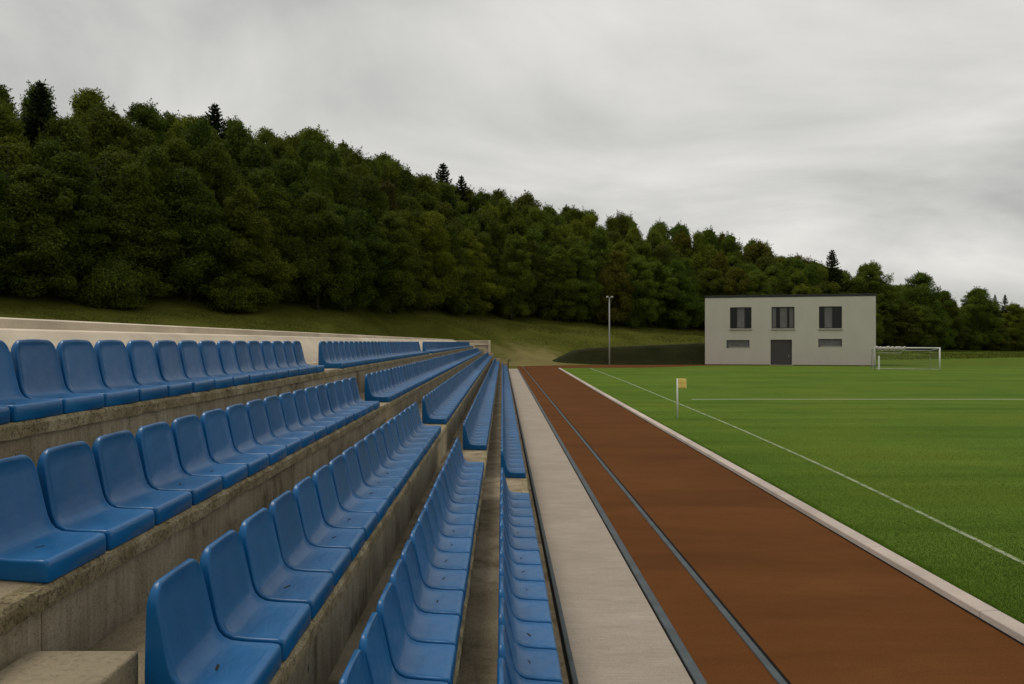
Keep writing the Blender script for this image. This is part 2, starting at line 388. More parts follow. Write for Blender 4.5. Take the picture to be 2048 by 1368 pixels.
# ------------------------------------------------------------------ grass blades near the camera and on the bank
def blades(n, xf, yf, zf, hmin, hmax, wd, lean, name, mat, kind='stuff'):
    x, y = xf, yf; n = len(x); z = zf
    h = rng.uniform(hmin, hmax, n); a = rng.uniform(0, 2 * np.pi, n); w = wd * rng.uniform(.6, 1.3, n)
    la = rng.uniform(0, 2 * np.pi, n); ll = h * rng.uniform(0, lean, n)
    p0 = np.stack([x - np.cos(a) * w, y - np.sin(a) * w, z - .01], -1); p1 = np.stack([x + np.cos(a) * w, y + np.sin(a) * w, z - .01], -1)
    p2 = np.stack([x + np.cos(la) * ll, y + np.sin(la) * ll, z + h], -1)
    V = np.stack([p0, p1, p2], 1).reshape(-1, 3); F = np.arange(3 * n).reshape(-1, 3)
    o = link(name, np_mesh(name, V, F, mat)); o['kind'] = kind; return o
N = 330000
yb = 1 / rng.uniform(1 / 36, 1 / 5.2, N); xb = rng.uniform(0, 1, N)
x0 = np.interp(yb, [a for a, b in KX], [b for a, b in KX]) + .21; xb = x0 + xb ** 1.15 * np.maximum(yb * .72 + 2.5 - x0, .3)
tl = np.interp(yb, ty, txs); keep = (np.abs(xb - tl) > .06) | (rng.uniform(0, 1, N) < .25)
blades(0, xb[keep], yb[keep], np.full(keep.sum(), .05), .010, .026, .0055, 1.2, 'pitch_grass', mk_blade('pitch_blades', (.094, .168, .022), (.142, .224, .033)))
# longer tufts along the kerb
n = 16000; yb = 1 / rng.uniform(1 / 40, 1 / 6.5, n); xb = np.interp(yb, [a for a, b in KX], [b for a, b in KX]) + .205 + np.abs(rng.normal(0, .05, n))
blades(0, xb, yb, np.full(n, .05), .03, .075, .005, .8, 'kerb_grass', mk_blade('kerb_blades', (.075, .150, .014), (.14, .22, .026)))
# rough grass on the bank
n = 150000; xb = rng.uniform(-45, 130, n); ye = np.interp(xb, EDGE_X, EDGE_Y); yb = ye - rng.uniform(-4, 34, n); zb = terr(xb, yb); k = (zb > .12) & (yb > 45) & (np.hypot((xb - 4) / 8, (yb - 96) / 11) > rng.uniform(.7, 1.3, n))
blades(0, xb[k], yb[k], zb[k], .04, .14, .045, .9, 'bank_grass', mk_blade('bank_blades', (.062, .068, .011), (.094, .096, .018)))

# dark grassed embankment beside the building
ex = np.linspace(4.5, 25.5, 44); prof = [(97.1, 0.0), (97.5, .25), (97.95, .62), (98.35, .9), (98.6, 1.0), (101, 1.03), (106, 1.0)]
V = []; 
for x in ex:
    top = np.interp(x, [4.5, 6.6, 9.2, 11.5, 25.5], [0, .75, 1.72, 2.02, 2.60])
    for (y, t) in prof: V.append((x, y + .06 * math.sin(x * .8) * (t < .9), t * top - .02 + (.012 * math.sin(x * 3.1 + y) if t > 0 else 0)))
m_ = len(prof); F = [(i*m_+j, (i+1)*m_+j, (i+1)*m_+j+1, i*m_+j+1) for i in range(len(ex)-1) for j in range(m_-1)]
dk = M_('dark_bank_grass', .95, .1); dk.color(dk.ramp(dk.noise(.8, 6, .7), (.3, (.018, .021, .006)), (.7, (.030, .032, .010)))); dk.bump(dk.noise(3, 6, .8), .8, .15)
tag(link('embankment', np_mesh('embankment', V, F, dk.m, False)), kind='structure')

# ------------------------------------------------------------------ grandstand terraces
XF = [.375, -.275, -.94, -1.83, -2.66]; ZS = [.625, 1.00, 1.475, 1.872, 2.405]; ST = .094
ZT = [z - ST for z in ZS]
YEND = 73.6
A0 = [2.96, 3.17, 2.92, 3.23, 3.365]; PT = [.53, .51, .525, .52, .515]; NA = [16, 17, 18, 17, 17]; B0 = [13.15, 13.75, 13.45, 13.0, 13.35]
YS0, YS1 = -7.0, 74.6
stand = tag(empty('grandstand', (0, 30, 0)), 'stepped weathered concrete grandstand carrying rows of blue seats', 'grandstand')
stand_inv = (0, -30, 0)
def spart(name, me): 
    o = link(name, me, stand); o.location = stand_inv; return o
ydiv = np.unique(np.concatenate([np.arange(YS0, 22, .11), np.arange(22, YS1 + .01, .8)]))
for i in range(5):
    xr = XF[i] - .012; xb = XF[i + 1] - .012 if i < 4 else -4.40
    zt = ZT[i]; lip = .085
    n = len(ydiv); jit = rng.normal(0, .0035, (4, n)); chip = np.where(rng.uniform(0, 1, n) < .10, rng.uniform(.004, .018, n), 0)
    xl = XF[i] + .022
    # nosing slab: profile back-bottom, front-bottom, front-mid, front-top (chipped), back-top
    P = [np.stack([np.full(n, xr - .002), ydiv, np.full(n, zt - lip)], -1),
         np.stack([xl + jit[0], ydiv, zt - lip + jit[1] * .6], -1),
         np.stack([xl + .002 + jit[0], ydiv, zt - .022 + jit[2]], -1),
         np.stack([xl - .014 - chip + jit[2], ydiv, zt + jit[3] * .3 - chip * .4], -1),
         np.stack([np.full(n, xl - .10), ydiv, np.full(n, zt)], -1),
         np.stack([np.full(n, xb), ydiv, np.full(n, zt)], -1)]
    k = len(P); V = np.stack(P, 1).reshape(-1, 3)
    F = [(a*k+b, a*k+b+1, (a+1)*k+b+1, (a+1)*k+b) for a in range(n-1) for b in range(4)]
    Ft = [(a*k+4, a*k+5, (a+1)*k+5, (a+1)*k+4) for a in range(n-1)]
    me = np_mesh('terrace_nosing', V, F + Ft, LIP)
    me.materials.append(TREAD); mi = np.array([0] * len(F) + [1] * len(Ft), np.int32); me.polygons.foreach_set('material_index', mi)
    bm = bmesh.new(); bm.from_mesh(me); bmesh.ops.recalc_face_normals(bm, faces=bm.faces); bm.to_mesh(me); bm.free()
    # riser below it, one length of wall per bay
    mb = MB(); y = YS0
    while y < YS1 - .01:
        y2 = min(y + 2.56, YS1); mb.box(xb + .0015, xr + random.uniform(-.0015, .0015), y + .004, y2 - .004, -.3, zt - lip + .002); y = y2
    st = spart('terrace_step', mb.mesh('terrace_step', RISER))
    no = link('terrace_nosing', me, st)
NEND = [a + n * p for a, n, p in zip(A0, NA, PT)]
# half-height steps in the two aisles
def aisle_step(x_riser, depth, z0, z1, y0, y1):
    mb = MB(); mb.box(x_riser + .003, x_riser + depth, y0, y1, z0 - .05, z1)
    return spart('aisle_step', mb.mesh('aisle_step', STEPC, bevel=.014, seg=3))
for i in range(1, 5):
    zlo, zhi = ZT[i - 1], ZT[i]; zm = zlo + (zhi - zlo) * .5
    xr = XF[i] + .03
    aisle_step(xr, .30 if i != 3 else .42, zlo, zm, 1.75, min(3.08, A0[i] + .15))
    if i > 2: aisle_step(xr, .26, zlo, zm - .03, NEND[i] + .08, B0[i] - .08)
    # pale repaired tread in the aisle
    mb = MB(); mb.box(XF[i] - .40, XF[i] + .012, NEND[i] + .15, B0[i] - .15, ZT[i] - .04, ZT[i] + .006)
    if i > 2: spart('aisle_tread', mb.mesh('aisle_tread', STEPC, bevel=.004))
# stepped cheek wall closing the far end of the rows
for i in range(5):
    mb = MB(); mb.box((XF[i + 1] if i < 4 else -4.42) + .02, XF[i] + .10, 74.62, 74.95, -.2, ZT[i] + .34)
    spart('end_cheek', mb.mesh('end_cheek', LIGHTC if i == 4 else STEPC, bevel=.03))
mb = MB(); mb.tube([(.52, 74.3, .1), (.52, 74.3, .98), (.55, 74.25, 1.08), (.64, 74.1, 1.14), (.72, 74.0, 1.10), (.74, 73.98, 1.02)], .045, 8)
tag(mb.build('handrail', FRAMEM, smooth=True), 'short black hooked handrail at the far end of the lowest row', 'handrail')

# pale wall behind the top row, with its ledge, coping and return
wall = tag(empty('back_wall', (-4.6, 30, 0)), 'long pale concrete wall behind the highest row of seats', 'wall')
def wpart(name, mb, mat=LIGHTC, **k):
    o = mb.build(name, mat, wall, **k); o.location = (4.6, -30, 0); return o
def lin(y, tab): return float(np.interp(y, [a for a, b in tab], [b for a, b in tab]))
TOPZ = [(-7, 2.98), (8, 2.98), (30, 2.97), (77.5, 2.95)]
def revet(prof, y0, y1):
    mb = MB(); n = len(prof); mb.add([(x, y0, z) for x, z in prof] + [(x, y1, z) for x, z in prof],
        [(i, (i + 1) % n, n + (i + 1) % n, n + i) for i in range(n)] + [tuple(range(n))[::-1], tuple(range(n, 2 * n))]); return mb
y = -7.0
while y < 77.1:
    y2 = min(y + 6.0, 77.2); wpart('wall_panel', revet([(-4.42, -.3), (-4.42, 2.24), (-3.85, 2.27), (-4.42, 2.855), (-4.47, 2.868), (-4.95, 2.90), (-4.95, -.3)], y + .004, y2 - .004)); y = y2
wpart('coping', revet([(-5.2, 2.70), (-4.62, 2.878), (-4.62, 2.965), (-4.70, 2.982), (-5.2, 2.99)], -7, 77.2))
mb = MB(); mb.box(-4.80, -1.35, 77.2, 77.6, -.3, 2.80); wpart('wall_body', mb)
mb = MB(); mb.box(-4.555, -1.36, 77.08, 77.7, 2.80, 2.90); wpart('coping', mb, bevel=.015)
mb = MB(); mb.box(-1.36, -1.14, 76.95, 77.75, -.3, 2.91); wpart('end_post', mb, bevel=.02)
mb = MB(); mb.box(-4.40, -1.38, 76.98, 77.19, 2.44, 2.53); wpart('ledge', mb, bevel=.015)

# ------------------------------------------------------------------ seats
SF = [(0,.068),(-.006,.084),(-.016,.0915),(-.05,.0935),(-.12,.0915),(-.20,.0895),(-.27,.0915),(-.312,.104),(-.338,.128),(-.356,.165),(-.369,.215),(-.386,.285),(-.402,.35),(-.413,.395),(-.421,.428),(-.427,.451),(-.433,.466),(-.442,.4725)]
SB = [(0,.004),(-.006,.001),(-.016,0),(-.06,0),(-.15,0),(-.25,0),(-.33,0),(-.40,0),(-.452,0),(-.474,.018),(-.478,.12),(-.478,.24),(-.477,.33),(-.476,.388),(-.475,.424),(-.473,.449),(-.469,.466),(-.460,.4735)]
HW = [.230,.2375,.2420,.2425,.2425,.2425,.2425,.2425,.242,.2405,.238,.234,.230]
BEND = 8
def seat_rings(nf=12, arc=3):
    rings = []
    for s, (f, b) in enumerate(zip(SF, SB)):
        F = np.array([f[0], 0, f[1]]); B = np.array([b[0], 0, b[1]]); n = F - B; T = np.linalg.norm(n); n = n / T
        if s < len(HW): hw = HW[s]
        else:
            zc = max(0, (f[1] + b[1]) / 2 - .376); hw = .228 - .085 + .085 * math.sqrt(max(0, 1 - (zc / .0985) ** 2))
        r = min(.014, T * .45)
        dish = .010 if s in range(4, 8) else (.014 if s in range(8, 15) else (.006 if s == 3 else (.008 if s == 15 else 0)))
        dome = [0, .003, .007, .010, .012, .013][max(0, s - 12)] if s >= 12 else 0
        pts = []
        def P(y, t): 
            p = B + n * t; p = p.copy(); p[1] = y; p[2] += dome * (1 - (y / .235) ** 2); return p
        for k in range(nf + 1):
            y = (hw - r) * math.sin((k / nf - .5) * math.pi); q = abs(y) / (hw - r)
            pts.append(P(y, T - dish * (1 - (.35 * q ** 3 + .65 * q ** 14))))
        for k in range(1, arc + 1):
            a = math.pi / 2 * k / arc; pts.append(P(hw - r + r * math.sin(a), T - r + r * math.cos(a)))
        r2 = min(r, .012)
        for k in range(0, arc + 1):
            a = math.pi / 2 * k / arc; pts.append(P(hw - r2 + r2 * math.cos(a), r2 - r2 * math.sin(a)))
        for k in range(0, arc + 1):
            a = math.pi / 2 * k / arc; pts.append(P(-(hw - r2) - r2 * math.sin(a), r2 - r2 * math.cos(a)))
        for k in range(0, arc):
            a = math.pi / 2 * k / arc; pts.append(P(-(hw - r) - r * math.cos(a), T - r + r * math.sin(a)))
        rings.append(np.array(pts))
    return rings
def seat_meshes(nf, arc):
    rings = seat_rings(nf, arc); k = len(rings[0]); S = len(rings)
    V = np.concatenate(rings); V[:, 1] -= V[:, 0] * .19; V[:, 0] *= .86; V[:, 2] = np.where(V[:, 2] > .12, .12 + (V[:, 2] - .12) * .92, V[:, 2]); F = [(s*k+i, s*k+(i+1) % k, (s+1)*k+(i+1) % k, (s+1)*k+i) for s in range(S-1) for i in range(k)]
    caps = [tuple(range(k))[::-1], tuple((S-1)*k + i for i in range(k))]
    full = bpy.data.meshes.new('seat_shell'); full.from_pydata(V.tolist(), [], F + caps)
    bm = bmesh.new(); bm.from_mesh(full); bmesh.ops.recalc_face_normals(bm, faces=bm.faces); bm.to_mesh(full); bm.free()
    for p in full.polygons: p.use_smooth = True
    full.update(); full.materials.append(SEAT)
    N = [tuple(v.normal) for v in full.vertices]
    res = []
    for name, a, b in (('seat_pan', 0, BEND), ('backrest', BEND, S - 1)):
        vs = V[a*k:(b+1)*k]; polys = []
        for p in full.polygons:
            ids = list(p.vertices)
            if all(a*k <= i < (b+1)*k for i in ids): polys.append([i - a*k for i in ids])
        me = bpy.data.meshes.new(name); me.from_pydata(vs.tolist(), [], polys); me.update()
        for p in me.polygons: p.use_smooth = True
        me.normals_split_custom_set_from_vertices(N[a*k:(b+1)*k]); me.materials.append(SEAT); res.append(me)
    return full, res[0], res[1]
FULL_LO, _, _ = seat_meshes(4, 1)
_, PAN, BACK = seat_meshes(14, 4)
def slot_mesh():
    mb = MB(); n = 14; v = []; 
    for z in (0, .0025):
        for k in range(n):
            a = 2 * math.pi * k / n; r = .8 + .2 * abs(math.cos(a)); v.append((.011 * math.sin(a) * (1.0 + .3 * math.sin(2 * a + 1)), .032 * math.cos(a) * r, z))
    mb.add(v, [(k, (k+1) % n, n+(k+1) % n, n+k) for k in range(n)] + [tuple(range(n, 2*n)), tuple(range(n))[::-1]])
    return mb.mesh('drain_slot', SLOT)
SLOTM = slot_mesh()
ORD = lambda n: {1:'first',2:'second',3:'third',4:'fourth',5:'fifth',6:'sixth',7:'seventh',8:'eighth',9:'ninth',10:'tenth',11:'eleventh',12:'twelfth',13:'thirteenth',14:'fourteenth',15:'fifteenth',16:'sixteenth',17:'seventeenth',18:'eighteenth',19:'nineteenth',20:'twentieth'}.get(n) or (
    {20:'twenty',30:'thirty',40:'forty',50:'fifty',60:'sixty',70:'seventy'}[n // 10 * 10] + '-' + ORD(n % 10) if n % 10 else {30:'thirtieth',40:'fortieth',50:'fiftieth',60:'sixtieth',70:'seventieth'}[n])
ROWN = ['lowest row', 'second-lowest row', 'middle row', 'second-highest row', 'highest row']
slots = []
def in_frame(x, y, z0, z1):
    """does any corner of the seat fall inside the photograph's field (slightly widened)"""
    if y < .4: return False
    ok = False
    for dx in (0, -.48):
        for z in (z0, z1):
            u = (x + dx) / y; w = (EYE - z) / y
            if -.64 < u < .66 and w < .44: ok = True
    return ok
for i in range(5):
    for j in range(NA[i]): slots.append((i, 'near', NA[i] - j, A0[i] + (j + .5) * PT[i]))
    y = B0[i] + .5 * PT[i]; j = 1
    while y < YEND:
        if not (i == 4 and j in (32, 33, 34)): slots.append((i, 'far', j, y))
        y += PT[i]; j += 1
seen = [s for s in slots if in_frame(XF[s[0]], s[3], ZS[s[0]] - .09, ZS[s[0]] + .38)]
unseen = [s for s in slots if s not in seen]
seen.sort(key=lambda s: s[3] ** 2 + XF[s[0]] ** 2)
first, rest = seen[:300], seen[300:] + unseen
proto = None
for (i, blk, k, y) in first:
    x = XF[i] + .006 + random.uniform(-.003, .003)
    t = empty('stadium_seat', (x, y, ZT[i] + .001), R(random.uniform(-.45, .45)))
    t.scale = (1, PT[i] / .512, 1)
    if blk == 'near': lab = f"blue plastic seat in the {ROWN[i]} of the near block, {ORD(k)} before the aisle steps"
    else: lab = f"blue plastic seat in the {ROWN[i]} beyond the aisle steps, {ORD(k)} from those steps"
    tag(t, lab, 'seat', 'blue seats on the concrete terraces')
    if proto is None:
        proto = (link('seat_pan', PAN, t), link('backrest', BACK, t))
    else:
        for c in proto:
            d = c.copy(); C.objects.link(d); d.parent = t
    if y < 9.5 and random.random() < .6:
        s_ = link('drain_slot', SLOTM, t); s_.location = (-.19 + random.uniform(-.02, .02), .04 + random.uniform(-.03, .03), .0802)
        s_.rotation_euler = (0, 0, random.uniform(-.5, .5)); s_.scale = (random.uniform(.45, .9), random.uniform(.6, 1.1), 1)
lv = np.array([v.co[:] for v in FULL_LO.vertices]); V = []; F4 = []; FN = []
vs = []; fs = []; b = 0
polys = [tuple(p.vertices) for p in FULL_LO.polygons]
for (i, blk, k, y) in rest:
    vs += (lv + np.array([XF[i] + .006 + random.uniform(-.003, .003), y, ZT[i] + .001])).tolist(); fs += [tuple(q + b for q in p) for p in polys]; b += len(lv)
me = bpy.data.meshes.new('distant_seats'); me.from_pydata(vs, [], fs); me.update()
for p in me.polygons: p.use_smooth = True
me.materials.append(SEAT)
tag(link('distant_seats', me), 'blue seats running together at the far end of the terraces', 'seats', None, 'stuff')

# ------------------------------------------------------------------ building
BA = math.atan2(-.242, .97); BW, BH, BD = 18.87, 8.0, 9.0
bld = tag(empty('clubhouse', (24.2, 96.8, 0), BA), 'two storey grey rendered flat roofed building beyond the pitch', 'building')
ops = [(2.88, 5.32, 4.34, 6.86), (7.57, 10.12, 4.34, 6.86), (12.79, 15.28, 4.32, 6.86), (2.48, 5.09, 2.02, 2.98), (12.72, 15.28, 2.16, 3.10), (7.46, 9.84, 0.0, 3.02)]
us = sorted({0, BW} | {o[0] for o in ops} | {o[1] for o in ops}); zs = sorted({-.3, BH} | {o[2] for o in ops} | {o[3] for o in ops})
mb = MB()
for a, b_ in zip(us[:-1], us[1:]):
    for c, d in zip(zs[:-1], zs[1:]):
        if any(o[0] <= a and b_ <= o[1] and o[2] <= c and d <= o[3] for o in ops): continue
        mb.add([(a,0,c),(b_,0,c),(b_,0,d),(a,0,d)], [(0,1,2,3)])
RV = .30
for (a, b_, c, d) in ops:
    mb.add([(a,0,c),(a,RV,c),(a,RV,d),(a,0,d)], [(0,1,2,3)]); mb.add([(b_,0,c),(b_,RV,c),(b_,RV,d),(b_,0,d)], [(3,2,1,0)])
    mb.add([(a,0,d),(b_,0,d),(b_,RV,d),(a,RV,d)], [(3,2,1,0)]); mb.add([(a,0,c),(b_,0,c),(b_,RV,c),(a,RV,c)], [(0,1,2,3)])
mb.add([(0,0,-.3),(0,BD,-.3),(0,BD,BH),(0,0,BH)], [(0,1,2,3)][::1]); mb.add([(BW,0,-.3),(BW,BD,-.3),(BW,BD,BH),(BW,0,BH)], [(0,1,2,3)])
mb.add([(0,BD,-.3),(BW,BD,-.3),(BW,BD,BH),(0,BD,BH)], [(0,1,2,3)])
me = bpy.data.meshes.new('wall'); me.from_pydata(mb.v, [], mb.f)
bm = bmesh.new(); bm.from_mesh(me); bmesh.ops.remove_doubles(bm, verts=bm.verts, dist=.0005); bmesh.ops.recalc_face_normals(bm, faces=bm.faces); bm.to_mesh(me); bm.free()
me.materials.append(STUCCO); link('wall', me, bld)
mb = MB(); mb.box(-.05, BW + .05, -.06, BD + .05, BH + .001, BH + .27); mb.build('roof', ROOFM, bld, bevel=.02)
mb = MB(); mb.box(.02, BW - .02, -.012, .0, -.05, .10); mb.build('plinth', plain('reddish_plinth', (.10, .055, .035), .9, .2), bld)
panes = [[(0,.32,'g'),(.32,.70,'b'),(.70,1,'g')], [(0,.22,'b'),(.22,.36,'g'),(.36,.70,'b'),(.70,.77,'g'),(.77,1,'b')], [(0,.24,'g'),(.24,.60,'b'),(.60,1,'g')]]
for w_i, (a, b_, c, d) in enumerate(ops[:3]):
    t = .09; mb = MB()
    mb.box(a, b_, .20, .29, d - t, d); mb.box(a, b_, .20, .29, c, c + t); mb.box(a, a + t, .20, .29, c + t, d - t); mb.box(b_ - t, b_, .20, .29, c + t, d - t)
    for (p, q, kd) in panes[w_i][1:]:
        u = a + (b_ - a) * p; mb.box(u - .04, u + .04, .21, .28, c + t, d - t)
    wf = mb.build('window', FRAMEM, bld)
    mb = MB(); mb.box(a + t, b_ - t, .262, .268, c + t, d - t)
    g_ = M_('window_glass', .05, .5); g_.color((.6, .65, .62)); g_.b.inputs['Transmission Weight'].default_value = 1.0; g_.b.inputs['IOR'].default_value = 1.1
    mb.build('pane', GLASS if True else g_.m, wf)
    for (p, q, kd) in panes[w_i]:
        if kd == 'b':
            mb = MB(); u0 = a + (b_ - a) * p + .045; u1 = a + (b_ - a) * q - .045; z0 = c + t
            nn = 10; pts = [(max(a + t, u0) + (min(b_ - t, u1) - max(a + t, u0)) * s / nn, .245 + .008 * math.sin(s * 2.1), 0) for s in range(nn + 1)]
            mb.add([(x, y, z0) for x, y, _ in pts] + [(x, y, d - t) for x, y, _ in pts], [(s, s+1, nn+2+s, nn+1+s) for s in range(nn)])
            mb.build('blind', BLIND, wf)
    mb = MB(); mb.box(a - .06, b_ + .06, -.13, .195, c - .20, c - .04); mb.build('sill', SILL, wf, bevel=.012)
for (a, b_, c, d) in ops[3:5]:
    t = .07; mb = MB()
    mb.box(a, b_, .20, .29, d - t, d); mb.box(a, b_, .20, .29, c, c + t); mb.box(a, a + t, .20, .29, c + t, d - t); mb.box(b_ - t, b_, .20, .29, c + t, d - t)
    wf = mb.build('window', FRAMEM, bld)
    mb = MB(); mb.box(a + t, b_ - t, .25, .27, c + t, d - t); mb.build('shutter', BLIND, wf)
    mb = MB(); mb.box(a + .25, b_ - .05, .02, .19, c + .02, c + .15); mb.build('sill', SILL, wf, bevel=.012)
a, b_, c, d = ops[5]
mb = MB(); mb.box(a + .02, b_ - .02, .2, .27, .05, d - .02)
for k in range(1, 4): u = a + (b_ - a) * k / 4; mb.box(u - .012, u + .012, .194, .199, .1, d - .08)
dr = mb.build('door', DOORM, bld)
mb = MB(); mb.tube([(b_ - .35, .19, 1.0), (b_ - .35, .12, 1.0), (b_ - .35, .12, 1.25), (b_ - .35, .19, 1.25)], .02, 6); mb.build('handle', GREYM, dr)
mb = MB(); mb.box(a - .12, b_ + .12, -.45, .19, -.1, .085); mb.build('doorstep', SILL, bld, bevel=.012)

# ------------------------------------------------------------------ goal, flag, lamp
goal = tag(empty('football_goal', (39.6, 79.3, .05)), 'white football goal with a rolled net on its crossbar beside the building', 'goal')
gl, gr = (-2.75, .9, 0), (2.72, -.9, 0); H = 2.12
def gt(name, pts, r, mat=WHITE, n=10): mb = MB(); mb.tube(pts, r, n); return mb.build(name, mat, goal, smooth=True)
gt('post', [(*gl[:2], -.05), (*gl[:2], H)], .055, OFFW); gt('post', [(*gr[:2], -.05), (*gr[:2], H + .05)], .075)  # left post greyer than the right: its shade is put into the colour
gt('crossbar', [(gl[0], gl[1], H), (gr[0], gr[1], H)], .065)
bl, br = (gl[0] + .35, gl[1] + 1.5), (gr[0] - .15, gr[1] + 1.5)
gt('back_frame', [(*bl, 0), (*bl, 1.86), (*br, 1.86), (*br, 0)], .035, GREYM)
gt('back_frame', [(*bl, .02), (*br, .02)], .04, GREYM); gt('side_stay', [(gr[0], gr[1], H - .05), (*br, 1.86)], .03, GREYM)
gt('side_stay', [(gl[0], gl[1], H - .05), (*bl, 1.86)], .03, GREYM); gt('side_stay', [(gr[0], gr[1], .03), (*br, .03)], .03, GREYM)
mb = MB()
for k in range(0, 36):
    u = k / 35; x = bl[0] + (br[0] - bl[0]) * u; y = bl[1] + (br[1] - bl[1]) * u; mb.tube([(x, y, .02), (x, y + .04, 1.0), (x, y, 1.86)], .004, 3, False)
for k in range(0, 13):
    z = 1.86 * k / 12; mb.tube([(*bl, z), (*br, z)], .004, 3, False)
for k in range(1, 9):
    u = k / 9; mb.tube([(gr[0] + (br[0]-gr[0])*u, gr[1] + 1.5*u, .02), (gr[0] + (br[0]-gr[0])*u, gr[1] + 1.5*u, H - .25*u)], .006, 3, False)
    mb.tube([(gl[0] + (bl[0]-gl[0])*u, gl[1] + 1.5*u, .02), (gl[0] + (bl[0]-gl[0])*u, gl[1] + 1.5*u, H - .25*u)], .008, 3, False)
mb.build('net', NETM, goal)
pts = []; rs = []
for k in range(22):
    u = k / 21; w_ = .48 * u; pts.append((gl[0] + .05 + (gr[0]-gl[0]) * w_, gl[1] + (gr[1]-gl[1]) * w_ - .05, H - .06 + .03 * math.sin(k * 1.7))); rs.append(.19 + .05 * math.sin(k * 2.3) + .02 * math.sin(k * .9) if k < 21 else .06)
gt('rolled_net', pts, rs, OFFW, 9)
mb = MB(); mb.tube([(gl[0] + .3, gl[1] - .1, 1.62), (gl[0] + 2.3, gl[1] - .7, 1.64)], .045, 8); mb.build('net_bar', OFFW, goal, smooth=True)
mb = MB(); mb.tube([(0, 0, -.05), (0, 0, 1.30), (0, 0, 1.33)], [.075, .075, .05], 12)
o = mb.build('marker_post', WHITE, smooth=False); o.location = (37.0, 79.6, .05); tag(o, 'short white post standing at the building side of the goal', 'post')

fl = tag(empty('corner_flag', (6.24, 28.9, .05)), 'white corner flag pole with a square yellow flag on the grass', 'corner flag')
mb = MB(); mb.tube([(0, 0, -.03), (0, 0, 1.40)], [.035, .026], 12); mb.build('pole', WHITE, fl, smooth=True)
ym = M_('yellow_flag_cloth', .8, .2)
spx = ym.nt.nodes.new('ShaderNodeSeparateXYZ'); ym.L(ym.tc.outputs['Object'], spx.inputs[0])
wv = ym.math('SINE', ym.math('MULTIPLY', spx.outputs[2], 42.0)); c = ym.mix((.92, .70, .20), (.85, .53, .12), ym.ramp(ym.math('ADD', wv, ym.math('MULTIPLY', ym.noise(12, 4), .9)), (.75, 0.0), (1.2, .8)))
ym.color(c)
mb = MB(); n, m2 = 12, 10; v = []
for s in (0, 1):
    for j in range(m2 + 1):
        for i in range(n + 1):
            u = i / n; x = .028 + .285 * u; z = 1.055 + .335 * j / m2 - .012 * u; y = .022 * math.sin(u * 5 + j * .25) * u + s * .004; v.append((x, y, z))
q = (n+1)*(m2+1); f = []
for j in range(m2):
    for i in range(n):
        a = j*(n+1)+i; f += [(a, a+1, a+n+2, a+n+1), (q+a, q+a+n+1, q+a+n+2, q+a+1)]
for i in range(n): f += [(i, q+i, q+i+1, i+1), (m2*(n+1)+i, m2*(n+1)+i+1, q+m2*(n+1)+i+1, q+m2*(n+1)+i)]
for j in range(m2): a = j*(n+1)+n; f.append((a, q+a, q+a+n+1, a+n+1))
mb.add(v, f); cloth = mb.build('flag', ym.m, fl, smooth=True)
mb = MB(); hem = plain('pale_yellow_hem', (.82, .68, .32), .85, .2, .08)
mb.tube([(.315, .022 * math.sin(5) , 1.043), (.315, .022 * math.sin(7.5), 1.38)], .011, 6); mb.tube([(.03, 0, 1.392), (.12, .01, 1.389), (.315, .02, 1.38)], .011, 6); mb.build('hem', hem, cloth)

lp = tag(empty('lamp_post', (12.8, 97.0, 0)), 'slender grey lamp post with two small heads below the wood', 'lamp post')
mb = MB(); mb.tube([(0, 0, -.1), (0, 0, 4), (0, 0, 8.1)], [.10, .08, .065], 12); mb.build('pole', GREYM, lp, smooth=True)
mb = MB(); mb.tube([(-.34, 0, 8.02), (.34, 0, 8.02)], .035, 8); mb.build('crossarm', FRAMEM, lp)
for s in (-1, 1):
    mb = MB(); mb.box(s * .27 - .17, s * .27 + .17, -.16, .12, 8.07, 8.25); hd = mb.build('lamp_head', FRAMEM, lp, bevel=.03)
    mb = MB(); mb.box(s * .27 - .13, s * .27 + .13, -.19, -.162, 8.09, 8.23); mb.build('lens', WHITE, hd)

